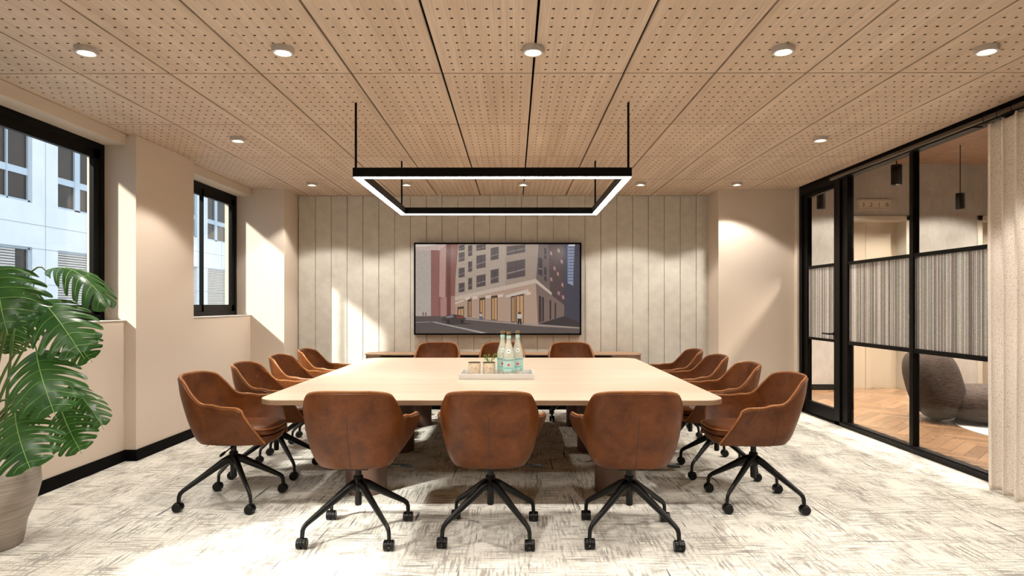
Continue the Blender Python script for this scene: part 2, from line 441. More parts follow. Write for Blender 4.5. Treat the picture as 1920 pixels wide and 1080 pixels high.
# ------------------------------------------------------------------ ceiling tiles
W, D = .573, 1.163
tw, tl_ = W - .014, D - .013
def tile_mesh():
    m = MB(); r = .0082; nx, ny = 8, 11; pxx, pyy = .0604, .104
    X0 = -tw / 2; Y0 = -tl_ / 2; mx = (tw - nx * pxx) / 2; my = (tl_ - ny * pyy) / 2
    def quad(x0, x1, y0, y1):
        k = m.addv([(x0, y0, 0), (x1, y0, 0), (x1, y1, 0), (x0, y1, 0)]); m.face((k + 3, k + 2, k + 1, k))
    quad(X0, X0 + mx, Y0, -Y0); quad(-X0 - mx, -X0, Y0, -Y0)
    quad(X0 + mx, -X0 - mx, Y0, Y0 + my); quad(X0 + mx, -X0 - mx, -Y0 - my, -Y0)
    for i in range(nx):
        for j in range(ny):
            cx = X0 + mx + (i + .5) * pxx; cy = Y0 + my + (j + .5) * pyy; hx, hy = pxx / 2, pyy / 2
            out = [(hx, 0), (hx, hy), (0, hy), (-hx, hy), (-hx, 0), (-hx, -hy), (0, -hy), (hx, -hy)]
            k = m.addv([(cx + a, cy + b, 0) for a, b in out] +
                       [(cx + r * math.cos(t * PI / 4), cy + r * math.sin(t * PI / 4), 0) for t in range(8)] +
                       [(cx + r * math.cos(t * PI / 4), cy + r * math.sin(t * PI / 4), .012) for t in range(8)])
            for t in range(8):
                u = (t + 1) % 8
                m.face((k + t, k + 8 + t, k + 8 + u, k + u)); m.face((k + 8 + t, k + 16 + t, k + 16 + u, k + 8 + u), 1)
            m.face([k + 16 + t for t in range(8)], 1)
    k = m.addv([(X0, Y0, 0), (-X0, Y0, 0), (-X0, -Y0, 0), (X0, -Y0, 0), (X0, Y0, .018), (-X0, Y0, .018), (-X0, -Y0, .018), (X0, -Y0, .018)])
    for q_ in ((0, 1, 5, 4), (1, 2, 6, 5), (2, 3, 7, 6), (3, 0, 4, 7)): m.face([k + i for i in q_])
    return m
ceil = struct(MB().box(-3.67, 3.69, -1.6, 8.95, CEIL + .022, CEIL + .12).build('ceiling', M['void']), 'perforated oak panel ceiling')
q = NT('panel hole shade'); q.b.inputs['Base Color'].default_value = (.06, .035, .02, 1); q.b.inputs['Roughness'].default_value = 1; M['hole'] = q.m
tile0 = tile_mesh().build('ceiling_panel', [M['ceilwood'], M['hole']], ceil)
first = True
xs0 = -.4535 - W * 5 - W / 2
for i in range(13):
    cx = xs0 + i * W
    if cx - W / 2 > 3.59 or cx + W / 2 < -3.34: continue
    for j in range(6):
        cy = BY - D * (j + .5)
        if first: t = tile0; first = False
        else: t = tile0.copy(); col.objects.link(t); t.parent = ceil
        t.location = (cx, cy, CEIL)
pl = MB()
for i in range(13):
    for j in (6, 7, 8):
        cx = xs0 + i * W; cy = BY - D * (j + .5)
        if cx - W / 2 > 3.59 or cx + W / 2 < -3.34: continue
        pl.box(cx - tw / 2, cx + tw / 2, cy - tl_ / 2, cy + tl_ / 2, CEIL, CEIL + .018)
pl.build('ceiling_plank', M['ceilwood'], ceil)

# ------------------------------------------------------------------ glass partition (right)
PX = 3.59
def Yat(px, X=PX): return X * F / (px - VX)
yd0, yd1 = 7.19, 8.21     # door leaf + posts
f = MB()
f.box(PX, PX + .10, -1.6, 8.21, 2.728, CEIL + .02)         # header
f.box(PX, PX + .10, -1.6, 7.30, 0, .045)                     # sill track
f.box(PX + .015, PX + .085, -1.6, 7.19, .045, .06)
f.box(PX + .02, PX + .09, 7.06, 7.19, 0, 2.73)               # double post
f.box(PX, PX + .10, 7.19, 7.30, 0, 2.73)
for yy in (5.93, 4.78, 3.63, 2.48, 1.33, .18):
    f.box(PX + .02, PX + .08, yy - .028, yy + .028, .045, 2.73)
for z0, z1 in ((1.772, 1.805), (.905, .945)):
    f.box(PX + .025, PX + .075, -1.6, 7.06, z0, z1)
wr = struct(f.build('wall_right', M['bronze'], bevel=.002), 'glazed partition with black frames to the lobby')
MB().box(PX + .046, PX + .054, -1.6, 7.06, .06, 2.73).build('glass_pane', M['partglass'], wr)
MB().box(PX + .040, PX + .045, -1.6, 7.06, .945, 1.772).build('reeded_film', M['reed'], wr)
dm = MB()
dm.box(PX + .0, PX + .09, 8.13, 8.21, 0, 2.73)
dm.box(PX + .0, PX + .09, 7.30, 8.13, 2.70, 2.73)
dm.box(PX + .02, PX + .075, 8.02, 8.128, .02, 2.70).box(PX + .02, PX + .075, 7.305, 7.36, .02, 2.70)
dm.box(PX + .02, PX + .075, 7.36, 8.02, .02, .165).box(PX + .02, PX + .075, 7.36, 8.02, 2.655, 2.70)
dm.box(PX + .025, PX + .07, 7.36, 8.02, 1.778, 1.81).box(PX + .025, PX + .07, 7.36, 8.02, .915, .945)
dm.box(PX, PX + .10, 7.30, 8.21, 0, .018)
dr = struct(dm.build('door_1', M['black'], bevel=.002), 'black framed glass door beside the right pillar')
MB().box(PX + .045, PX + .051, 7.35, 8.03, .15, 2.67).build('glass_pane', M['partglass'], dr)
MB().box(PX + .038, PX + .044, 7.36, 8.02, .945, 1.778).build('reeded_film', M['reed'], dr)
h = MB(); h.tube([(PX + .02, 7.335, 1.01), (PX - .05, 7.335, 1.01), (PX - .055, 7.36, 1.01), (PX - .055, 7.47, 1.012)], .010, 10)
h.cyl(7.335, 1.01, PX + .005, PX + .02, .026, 20, axis='x')
h.build('door_handle', M['plastic'], dr, 40)

# curtain rail + curtain
rail = MB().tube([(3.45, 7.1, 2.705), (3.45, .6, 2.705)], .017, 14).build('curtain_rail', M['brassdark'], smooth=40)
tag(rail, 'dark brass curtain rail running along the top of the glass partition', 'curtain rail')
for yy in (6.9, 5.0, 3.0, 1.0):
    MB().cyl(yy, 2.705, 3.45, PX, .006, 8, axis='x').build('rail_bracket', M['black'], rail)
cu = MB(); P = .135; y = 4.79; pts = []
N = 12
while y > 2.4:
    ph = 2 * PI * (4.79 - y) / P
    pts.append((3.455 + .045 * math.sin(ph + .6) + .012 * math.sin(ph * .31), y - .018 * math.sin(2 * ph)))
    y -= P / N
zs = [.012, .05, .5, 1.0, 1.6, 2.2, 2.6, 2.655]
rings = [[(a + (.006 * math.sin(7 * b_ + z) if z < 2 else 0), b_, z + (.012 * math.sin(a * 60) if z == 2.655 else 0)) for a, b_ in pts] for z in zs]
cu.loft(rings, False, closed=False)
cur = cu.build('curtain', M['curtain'], smooth=80)
sm_ = cur.modifiers.new('thick', 'SOLIDIFY'); sm_.thickness = .004
tag(cur, 'cream speckled floor-length curtain hanging in folds before the glass partition', 'curtain')
for k in range(12):
    yy = 4.77 - k * P; rg = MB(); rgp = []
    rgp = [(3.45 + .034 * math.cos(t * PI / 9), yy + .014 * math.cos(t * PI / 9), 2.70 + .034 * math.sin(t * PI / 9)) for t in range(19)]
    rg.tube(rgp, .0022, 6).build('curtain_ring', M['black'], cur, 60)

# ------------------------------------------------------------------ lobby beyond glass
LY, LX1, LZ = 10.2, 9.6, 3.54
# herringbone parquet
hb = MB(); L_, w_ = .60, .12
rng = random.Random(3)
a45 = math.radians(45); ca, sa = math.cos(a45), math.sin(a45)
def plank(cx, cy, lx, ly):
    pr = []
    for dx, dy in ((0, 0), (lx, 0), (lx, ly), (0, ly)):
        X_ = cx + dx; Y_ = cy + dy
        pr.append((X_ * ca - Y_ * sa + 6.6, X_ * sa + Y_ * ca + 4.5, 0))
    if all(p[0] < PX + .06 or p[0] > LX1 or p[1] < 0 or p[1] > 10.6 for p in pr): return
    t = rng.random(); c = (.23 + .13 * t, .135 + .08 * t, .075 + .045 * t, 1)
    pr = [(min(max(p[0], PX + .085), LX1), min(max(p[1], -1), 10.6), .001) for p in pr]
    k = hb.addv(pr); hb.face((k, k + 1, k + 2, k + 3), 0, c)
n_ = int(L_ / w_)
for i in range(-60, 60):
    for j in range(-12, 13):
        ox = i * w_ + j * L_; oy = i * w_ - j * L_
        plank(ox, oy, L_ - .003, w_ - .003)
        plank(ox, oy + w_, w_ - .003, L_ - .003)
hbo = hb.build('floor_lobby', M['parquet']); struct(hbo, 'herringbone oak floor of the lobby beyond the glass')
struct(MB().box(PX + .10, LX1, -1.6, 10.8, -.08, -.001).build('floor_slab', M['void']))
cw = MB()
cw.box(3.75, 5.06, LY, LY + .4, 0, LZ).box(6.20, 7.24, LY, LY + .4, 0, LZ).box(8.44, LX1, LY, LY + .4, 0, LZ)
cw.box(5.06, 6.20, LY, LY + .4, 2.725, LZ).box(7.24, 8.44, LY, LY + .4, 2.725, LZ)
struct(cw.build('wall_lobby', M['concrete']), 'grey concrete lobby wall beyond the glass partition')
struct(MB().box(LX1, LX1 + .1, -1.6, 10.6, 0, LZ).build('wall_lobby_side', M['concrete']), 'far side wall of the lobby')
struct(MB().box(PX + .1, LX1, -1.7, -1.6, 0, LZ).build('wall_lobby_front', M['concrete']), 'near wall of the lobby')
struct(MB().box(3.566, 3.75, 8.95, 10.6, 0, LZ).box(PX, PX + .10, -1.6, 8.95, CEIL + .02, LZ).build('wall_lobby_return', M['concrete']), 'concrete return beside the lobby')
struct(MB().box(PX + .0, LX1 + .1, -1.7, 10.6, LZ, LZ + .1).build('ceiling_lobby', M['slatwood']), 'brown wooden lobby ceiling')
struct(MB().box(3.75, 5.06, LY - .012, LY, 0, .09).box(6.20, 7.24, LY - .012, LY, 0, .09).build('baseboard_lobby', M['matteblack']), 'black skirting on the lobby wall')
for k, x0 in enumerate((5.06, 7.24)):
    x1 = x0 + 1.14 + (.06 if k else 0)
    e = MB()
    e.box(x0, x0 + .075, LY - .02, LY + .26, 0, 2.725).box(x1 - .075, x1, LY - .02, LY + .26, 0, 2.725).box(x0, x1, LY - .02, LY + .26, 2.65, 2.725)
    eo = struct(e.build('door_%d' % (2 + k), M['liftframe'], bevel=.004), ('lift doorway under the floor indicator' if k == 0 else 'lift doorway half hidden by the curtain'))
    xm = (x0 + x1) / 2
    for a, b_ in ((x0 + .07, xm - .003), (xm + .003, x1 - .07)):
        MB().box(a, b_, LY + .24, LY + .29, .0, 2.66).build('lift_door', M['lift'], eo, bevel=.002)
# indicator
s0 = at(1606, 374, LY - .01); s1 = at(1668, 394, LY - .01)
sg = thing('floor_indicator', 'small framed floor indicator plate with four characters above lift doorway', 'sign', ((s0.x + s1.x) / 2, LY - .001, (s0.z + s1.z) / 2))
hw, hh = (s1.x - s0.x) / 2, (s0.z - s1.z) / 2
MB().box(-hw, hw, -.02, 0, -hh, hh).build('plate', M['paper'], sg)
fr = MB()
for a, b_ in ((hw, hh), (hw * .91, hh * .78)):
    t = .010
    fr.box(-a, a, -.026, -.02, b_ - t, b_).box(-a, a, -.026, -.02, -b_, -b_ + t).box(-a, -a + t, -.026, -.02, -b_, b_).box(a - t, a, -.026, -.02, -b_, b_)
fr.build('border', M['liftframe'], sg)
for ch, px_ in (('3', 1616.5), ('2', 1631), ('1', 1645.5), ('B', 1660.5)):
    vs, fs = text_data(ch, .085); cxx = (px_ - VX) * LY / F - (s0.x + s1.x) / 2
    lt = MB(); k = lt.addv([(v.x + cxx, -.022, v.y - .03) for v in vs])
    for ff in fs: lt.face([k + i for i in ff])
    lt.build('character', M['ink'], sg)

def pendant(px, ytop, ybot, wpx, label, Y=None):
    R = .055; Y = Y or 2 * R * F / wpx
    c = at(px, ybot, Y); zt = at(px, ytop, Y).z
    t = thing('pendant_lamp', label, 'lamp', (c.x, Y, c.z), group='cylinder pendant lamps in the lobby')
    MB().lathe([(0, zt - c.z), (R, zt - c.z), (R, 0), (R * .86, 0), (R * .8, .02), (0, .03)], n=28).build('lamp_shade', M['black'], t, 40)
    MB().cyl(0, 0, zt - c.z, LZ - c.z, .006, 10).build('cord', M['black'], t, 40)
    MB().cyl(0, 0, .012, .020, R * .55, 20).build('bulb', M['lampglow'], t)
    l = bpy.data.lights.new('pendant light', 'SPOT'); l.energy = 130; l.color = (1, .90, .78); l.spot_size = math.radians(110); l.spot_blend = .5; l.shadow_soft_size = .04
    lo = bpy.data.objects.new('pendant_light', l); col.objects.link(lo); lo.location = (0, 0, -.01); lo.parent = t
pendant(1538.5, 363.5, 392, 14, 'black cylinder pendant lamp seen through the glass door', 9.0)
pendant(1679.5, 310, 347, 19, 'bronze cylinder pendant lamp left of the partition mullion', 7.2)
pendant(1798.5, 363, 392, 15, 'black cylinder pendant lamp on long cord beside the curtain', 9.0)

# lounge chair
def blob(cx, cy, cz, hx, hy, hz, n=3.0, rot=0, tilt=0, seg=40, rg=24):
    m = MB(); R = Matrix.Rotation(rot, 3, 'Z') @ Matrix.Rotation(tilt, 3, 'Y')
    sp = lambda v, e: math.copysign(abs(v) ** e, v)
    rings = []
    for i in range(rg + 1):
        a = -PI / 2 + PI * i / rg; a = max(min(a, PI / 2 - .02), -PI / 2 + .02)
        rings.append([Vector((cx, cy, cz)) + R @ Vector((hx * sp(math.cos(a), 2 / n) * sp(math.cos(t), 2 / n), hy * sp(math.cos(a), 2 / n) * sp(math.sin(t), 2 / n), hz * sp(math.sin(a), 2 / n))) for t in [2 * PI * j / seg for j in range(seg)]])
    m.loft(rings); return m
lc = thing('lounge_chair', 'rounded brown ribbed lounge chair standing in the lobby behind the glass', 'armchair', (4.9, 7.6, .012))
blob(.0, .03, .415, .25, .47, .42, 2.7, math.radians(-16), math.radians(-14)).build('backrest', M['boucle'], lc, 80)
blob(.62, -.17, .205, .62, .52, .20, 3.0, math.radians(-10)).build('seat', M['boucle'], lc, 80)
tag(MB().cyl(6.17, 6.75, .002, .008, 1.34, 72).build('round_rug', M['rug'], smooth=40), 'white round rug on the lobby floor beside the lounge chair', 'rug')

# ------------------------------------------------------------------ outside: facade and ground
FX = -10.0
fa = MB(); zb, zs1, zu, ztop = -4, 2.52, 3.44, 6.2
wins = [(3.69, 6.44), (7.2, 9.96), (10.72, 13.47), (14.23, 16.99), (17.75, 20.5), (21.2, 24.0), (24.8, 27.5)]
wins = [(-3.3, -.6), (.18, 2.93)] + wins
edges = [-8] + [v for ab in wins for v in ab] + [34]
for k in range(0, len(edges), 2): fa.box(FX - .4, FX, edges[k], edges[k + 1], zb, ztop)
for a, b_ in wins:
    fa.box(FX - .4, FX, a, b_, zs1, zu).box(FX - .4, FX, a, b_, 5.3, ztop).box(FX - .4, FX, a, b_, zb, .7)
fo = thing('office_building', 'white panelled building with dark windows across the street', 'building', (0, 0, 0))
fa.build('wall', M['facade'], fo)
jn = MB()
for z in (3.0, 1.75, 5.3, 2.5, .7): jn.box(FX - .01, FX + .004, -8, 34, z - .006, z + .006)
for a, b_ in wins:
    for yy in (b_ + .38, (a + b_) / 2 - .4):
        jn.box(FX - .01, FX + .004, yy - .006, yy + .006, (zs1 if yy < b_ else zb), (zu if yy < b_ else ztop))
jn.build('panel_joint', M['joint'], fo)
for k, (a, b_) in enumerate(wins):
    for z0, z1, up in ((zu, 5.3, True), (.7, zs1, False)):
        wf = MB(); t = .05; X1, X2 = FX - .12, FX - .05
        wf.box(X1, X2, a, a + t, z0, z1).box(X1, X2, b_ - t, b_, z0, z1).box(X1, X2, a, b_, z0, z0 + t).box(X1, X2, a, b_, z1 - t, z1)
        if up:
            wf.box(X1, X2, a + .62, a + .80, z0, z1).box(X1 - .01, X2 - .01, a, b_, 4.0, 4.14).box(X1, X2, b_ - .62, b_ - .59, z0, z1)
        wo = wf.build('window', M['winframe'], fo)
        MB().box(X1 + .02, X1 + .03, a, b_, z0, z1).build('pane', M['darkglass'], wo)
        if not up:
            bl = MB()
            zz = z1 - .06
            while zz > z0 + .05:
                bl.box(X1 + .04, X1 + .075, a + .06, b_ - .06 - (.35 if k == 4 else 0), zz - .038, zz); zz -= .055
            bl.build('blind', M['blind'], wo)
struct(MB().box(-30, -3.9, -20, 40, -4.1, -4).build('ground', M['ground']), 'street paving below the windows')

# ------------------------------------------------------------------ chair
def seatring(a, yb, yf, z, n=3.2, N=44, bow=.0):
    yc = (yb + yf) / 2; h = (yf - yb) / 2; out = []
    for i in range(N):
        t = 2 * PI * i / N; c, s_ = math.cos(t), math.sin(t)
        out.append((a * math.copysign(abs(c) ** (2 / n), c), yc + h * math.copysign(abs(s_) ** (2 / n), s_), z))
    return out
def lerp(xs, ys, v):
    if v <= xs[0]: return ys[0]
    for i in range(len(xs) - 1):
        if v <= xs[i + 1]:
            t = (v - xs[i]) / (xs[i + 1] - xs[i]); return ys[i] + (ys[i + 1] - ys[i]) * t
    return ys[-1]
def sst(a, b, v):
    t = min(max((v - a) / (b - a), 0), 1); return t * t * (3 - 2 * t)
ZB = .430
def shell_pt(s, v):
    sg = 1 if s >= 0 else -1; s = abs(s)
    if s <= .62:
        ph = s / .62 * 90
        crown = .864 - .034 * (min(ph, 60) / 58) ** 2.6
        zr = crown - (crown - .690) * sst(50, 87, ph)
    else:
        zr = .690 - .014 * sst(.62, .78, s)
        zr -= .018 * sst(.94, 1.0, s) ** 2
    z = ZB + (zr - ZB) * v
    a = lerp([.43, .46, .52, .60, .68, .76, .86], [.208, .230, .254, .272, .284, .290, .286], z)
    yb = lerp([.43, .47, .60, .75, .86], [-.185, -.215, -.262, -.305, -.325], z)
    yc = -.03; n = 2.7
    if s <= .62:
        p = math.radians(s / .62 * 90)
        x = a * abs(math.sin(p)) ** (2 / n); y = yc + (yb - yc) * abs(math.cos(p)) ** (2 / n)
    else:
        yf = lerp([.43, .50, .674], [.295, .262, .185], z)
        t = (s - .62) / .38; y = yc + (yf - yc) * t; x = a + .055 * t ** .8 * sst(.43, .66, z) 
    return Vector((sg * x, y, z))
def make_chair(label, group):
    t = thing('office_chair', label, 'chair', (0, 0, 0), 0, group)
    NS, NV = 60, 14
    outer = []; sv = [-1 + 2 * i / NS for i in range(NS + 1)]
    for j in range(NV + 1):
        outer.append([shell_pt(s, j / NV) for s in sv])
    th = .028
    def nrm(j, i):
        du = outer[j][min(i + 1, NS)] - outer[j][max(i - 1, 0)]; dv = outer[min(j + 1, NV)][i] - outer[max(j - 1, 0)][i]
        n = du.cross(dv); n.normalize()
        c = Vector((0, -.0, outer[j][i].z)) - outer[j][i]
        return n if n.dot(c) > 0 else -n
    inner = [[outer[j][i] + nrm(j, i) * th for i in range(NS + 1)] for j in range(NV + 1)]
    m = MB(); n1 = NS + 1
    # cross-section strip: outer rows up, rim mid, inner rows down
    rim = []
    for i in range(n1):
        o_, q_ = outer[NV][i], inner[NV][i]; rim.append((o_ + q_) / 2 + Vector((0, 0, .007)))
    rows = outer + [rim] + inner[::-1]
    k = len(m.v)
    for r in rows: m.addv(r)
    for a in range(len(rows) - 1):
        for i in range(NS): m.face((k + a * n1 + i, k + a * n1 + i + 1, k + (a + 1) * n1 + i + 1, k + (a + 1) * n1 + i))
    for i, e in ((0, -1), (NS, 1)):   # close arm fronts
        for a in range(NV):
            j2 = len(rows) - 1 - a
            m.face((k + a * n1 + i, k + (a + 1) * n1 + i, k + (j2 - 1) * n1 + i, k + j2 * n1 + i))
        m.face((k + NV * n1 + i, k + (NV + 1) * n1 + i, k + (NV + 2) * n1 + i))
    sh = m.build('backrest', M['leather'], t, 60)
    p = MB()   # piping round the rim and down the arm fronts
    pts = [outer[j][0] + nrm(j, 0) * th * .5 for j in range(0, NV)] + [rim[i] for i in range(n1)] + [outer[j][NS] + nrm(j, NS) * th * .5 for j in range(NV - 1, -1, -1)]
    p.tube(pts, .0085, 8).build('piping', M['piping'], sh, 60)
    def line(s, v1):
        sm = MB(); pp = []
        for j in range(12):
            q_ = shell_pt(s, v1 * j / 11); e = 1e-3
            du = shell_pt(s + e, v1 * j / 11) - shell_pt(s - e, v1 * j / 11); dv = shell_pt(s, min(v1 * j / 11 + .01, 1)) - shell_pt(s, v1 * j / 11 - .01 if j else 0)
            pp.append(q_)
        sm.tube(pp, [.0022] * 11 + [.0008], 6).build('seam', M['seam'], sh, 60)
    line(0.0005, .72); line(.60, .97); line(-.60, .97)
    b = MB()
    b.loft([seatring(.15, -.14, .24, .418), seatring(.196, -.175, .292, .424), seatring(.208, -.186, .305, .436), seatring(.226, -.20, .318, .462), seatring(.222, -.19, .322, .478), seatring(.20, -.16, .30, .482)])
    b.build('seat_pan', M['leather'], t, 50)
    c_ = MB()
    c_.loft([seatring(.19, -.17, .30, .480), seatring(.222, -.19, .322, .486), seatring(.232, -.20, .335, .505), seatring(.228, -.20, .33, .525), seatring(.205, -.18, .305, .538), seatring(.14, -.12, .24, .546), seatring(.05, -.03, .14, .548)])
    c_.build('seat', M['leather'], t, 60)
    cp = MB(); rgp = [Vector(v) for v in seatring(.230, -.195, .332, .527)]; cp.tube(rgp + [rgp[0]], .0045, 6).build('piping', M['piping'], t.children[-1], 60)
    # mechanism + column
    mch = MB(); mch.box(-.075, .075, -.09, .09, .395, .420); mch.build('seat_plate', M['legmetal'], t, bevel=.004)
    g_ = MB(); g_.cyl(0, 0, .33, .40, .019, 20); g_.build('gas_lift', M['legmetal'], t, 40)
    hb_ = MB(); hb_.lathe([(0, .345), (.026, .345), (.029, .338), (.029, .318), (.034, .312), (.034, .262), (.026, .252), (.021, .250), (.0205, .178), (.017, .172), (0, .172)], n=24)
    hb_.build('hub', M['legmetal'], t, 40)
    lv = MB(); lv.tube([(.05, .045, .402), (.17, .05, .398), (.235, .052, .390)], .0045, 8)
    lv.tube([(.235, .052, .390), (.27, .053, .386), (.31, .054, .384)], [.009, .012, .010], 8, flat=.5)
    lv.build('height_lever', M['plastic'], t, 50)
    br = math.radians(-3.6)
    for k in range(4):
        a = PI / 4 + k * PI / 2 + br; c, s_ = math.cos(a), math.sin(a); R = .343
        P_ = lambda r, z: (c * r, s_ * r, z)
        l = MB(); l.tube([P_(.018, .298), P_(.06, .284), P_(.285, .150), P_(.315, .132), P_(.333, .116), P_(.340, .098), P_(R, .062)],
                         [.030, .0265, .0165, .0150, .0145, .0135, .0125], 12, flat=.78)
        lo = l.build('leg', M['legmetal'], t, 50)
        cs = MB(); ox = 0; x0 = c * R; y0 = s_ * R - .004
        for dx in (-.0165, .0165):
            prof = [(0, -.012), (.026, -.012), (.030, -.008), (.030, .008), (.026, .012), (0, .012)]
            n = 28; base = len(cs.v)
            for r_, w2 in prof:
                cs.addv([(x0 + dx + w2, y0 + r_ * math.cos(2 * PI * i / n), .0305 + r_ * math.sin(2 * PI * i / n)) for i in range(n)])
            for a_ in range(len(prof) - 1):
                for i in range(n):
                    j = (i + 1) % n; cs.face((base + a_ * n + i, base + a_ * n + j, base + (a_ + 1) * n + j, base + (a_ + 1) * n + i))
        co = cs.build('caster', M['plastic'], t, 40)
        hd = MB(); ring = []
        hn = 14
        o1 = []
        for xw in (-.006, .006):
            o1.append([(x0 + xw, y0 + .0325 * math.cos(PI * i / (hn - 1)), .032 + .0325 * math.sin(PI * i / (hn - 1))) for i in range(hn)])
        hd.loft(o1, True); hd.cyl(x0, y0 + .004, .05, .074, .009, 14)
        hd.build('caster_fork', M['plastic'], co, 40)
    return t
c0 = make_chair('brown leather chair seen from behind at the near table edge, closest to the windows', 'brown leather chairs around the conference table')
c0.location = (-.913, 3.81, 0); c0.rotation_euler = (0, 0, math.radians(.5))
GR = c0['group']; r = math.radians
dup(c0, (-.139, 3.82, 0), r(-.5), 'brown leather chair seen from behind at the near table edge, middle of three', GR)
dup(c0, (.674, 3.81, 0), r(-.3), 'brown leather chair seen from behind at the near table edge, closest to the glass partition', GR)
names = ['nearest to the camera', 'second from the camera', 'third from the camera', 'farthest from the camera']
for k, yy in enumerate((4.435, 5.235, 6.02, 6.80)):
    dup(c0, (-1.915, yy, 0), r(-90 + (-1, 1, 0, 1)[k]), 'brown leather chair on the window side of the table, ' + names[k], GR)
    dup(c0, (1.625, yy - .01, 0), r(90 + (1, -1, 1, 0)[k]), 'brown leather chair on the glass partition side of the table, ' + names[k], GR)
for xx, nm in ((-.93, 'closest to the windows'), (-.144, 'behind the bottles'), (.69, 'closest to the glass door')):
    dup(c0, (xx, 7.72, 0), r(180 + xx), 'brown leather chair facing the camera across the far table edge, ' + nm, GR)

# ------------------------------------------------------------------ table
def rrect(x0, x1, y0, y1, rad, z, n=10):
    out = []
    for cx, cy, a0 in ((x1 - rad, y1 - rad, 0), (x0 + rad, y1 - rad, 90), (x0 + rad, y0 + rad, 180), (x1 - rad, y0 + rad, 270)):
        for i in range(n + 1):
            a = math.radians(a0 + 90 * i / n); out.append((cx + rad * math.cos(a), cy + rad * math.sin(a), z))
    return out
TX0, TX1, TY0, TY1, TZ = -1.688, 1.386, 4.21, 7.53, .725
tb = thing('conference_table', 'large square oak conference table with rounded corners in the middle of the room', 'table', ((TX0 + TX1) / 2, (TY0 + TY1) / 2, 0))
ox, oy = tb.location.x, tb.location.y
def RR(ins, rad, z): return rrect(TX0 - ox + ins, TX1 - ox - ins, TY0 - oy + ins, TY1 - oy - ins, rad, z)
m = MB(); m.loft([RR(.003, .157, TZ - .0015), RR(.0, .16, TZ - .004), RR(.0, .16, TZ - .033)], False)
m.build('table_edge', M['shadededge'], tb, 40)
m = MB(); k = m.addv(RR(.003, .157, TZ)); m.face(range(k, k + len(m.v)))
k = m.addv(RR(.003, .157, TZ - .0015)); nn = k
for i in range(nn): m.face((i, (i + 1) % nn, nn + (i + 1) % nn, nn + i))
m.build('tabletop', M['tablewood'], tb)
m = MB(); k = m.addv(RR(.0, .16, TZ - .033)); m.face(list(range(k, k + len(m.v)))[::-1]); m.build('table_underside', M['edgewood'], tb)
MB().box(-1.2, 1.2, -.06, .06, TZ - .07, TZ - .034).box(-1.0, -.9, -1.3, 1.3, TZ - .07, TZ - .034).box(.8, .9, -1.3, 1.3, TZ - .07, TZ - .034).build('under_beam', M['black'], tb)
for xx in (-1.068, .728):
    for yy in (4.70, 6.0, 7.26):
        MB().lathe([(0, 0), (.142, 0), (.146, .006), (.146, TZ - .034), (0, TZ - .034)], xx - ox, yy - oy, 48).build('leg', M['pedestal'], tb, 30)

# sideboard
sb = thing('sideboard', 'low curved-end wooden sideboard against the felt wall under the screen', 'sideboard', (-.141, 8.49, .02))
SX = 1.789; SY0, SY1 = -.225, .225
def SR(ins, rad, z): return rrect(-SX + ins, SX - ins, SY0 + ins, SY1 + (.0 if ins else 0), rad, z)
MB().loft([SR(.02, .14, .06), SR(.012, .14, .672)]).build('body', M['slatwood'], sb, 35)
MB().loft([SR(.0, .15, .674), SR(0, .15, .686), SR(.003, .148, .689)]).build('top', M['edgewood'], sb, 35)
MB().loft([SR(.05, .12, -.02), SR(.05, .12, .06)]).build('plinth', M['matteblack'], sb, 35)
MB().box(-1.56, 1.38, SY0 - .003, SY0 + .03, .655, .668).build('handle_slot', M['void'], sb)
for k in range(4):
    xa = -1.56 + k * .7425
    MB().box(xa + .003, xa + .7375, SY0 + .006, SY0 + .025, .08, .65).build('door', M['slatwood'], sb, bevel=.002)

# ------------------------------------------------------------------ screen
t0 = at(776, 455, 8.66); t1 = at(1090, 628, 8.66)
tv = thing('wall_screen', 'large black framed flat screen showing a street corner building on the felt wall', 'screen', ((t0.x + t1.x) / 2, 8.66, (t0.z + t1.z) / 2))
hw, hh = (t1.x - t0.x) / 2, (t0.z - t1.z) / 2
e = .022
MB().box(-hw, hw, .004, .088, -hh, hh).build('housing', M['matteblack'], tv, bevel=.004)
MB().box(-hw, -hw + e, -.004, .006, -hh, hh).box(hw - e, hw, -.004, .006, -hh, hh).box(-hw, hw, -.004, .006, hh - e, hh).box(-hw, hw, -.004, .006, -hh, -hh + e).build('bezel', M['matteblack'], tv, bevel=.002)
pic = MB(); layer = [0]
IW, IH = hw - e, hh - e
def pol(pts, c, grad=None):
    layer[0] += 1
    k = pic.addv([(-IW + 2 * IW * (min(max(x, 75), 1262) - 75) / 1187, .0038 - layer[0] * .00003, IH - 2 * IH * (min(max(y, 68), 716) - 68) / 648) for x, y in pts])
    pic.face(range(k, k + len(pts)), 0, srgb(*c))
pol([(75, 68), (1262, 68), (1262, 716), (75, 716)], (176, 160, 148))
pol([(75, 68), (190, 68), (190, 600), (75, 600)], (188, 176, 166))
pol([(186, 68), (385, 68), (370, 600), (186, 590)], (140, 92, 84))
pol([(250, 68), (295, 68), (290, 460), (245, 450)], (190, 150, 142))
pol([(75, 68), (300, 68), (240, 118), (75, 110)], (206, 184, 176))
pol([(186, 110), (240, 110), (240, 590), (186, 588)], (150, 100, 94))
pol([(255, 460), (375, 440), (370, 600), (255, 595)], (178, 134, 124))
pol([(300, 68), (330, 68), (330, 600), (300, 600)], (112, 66, 60))
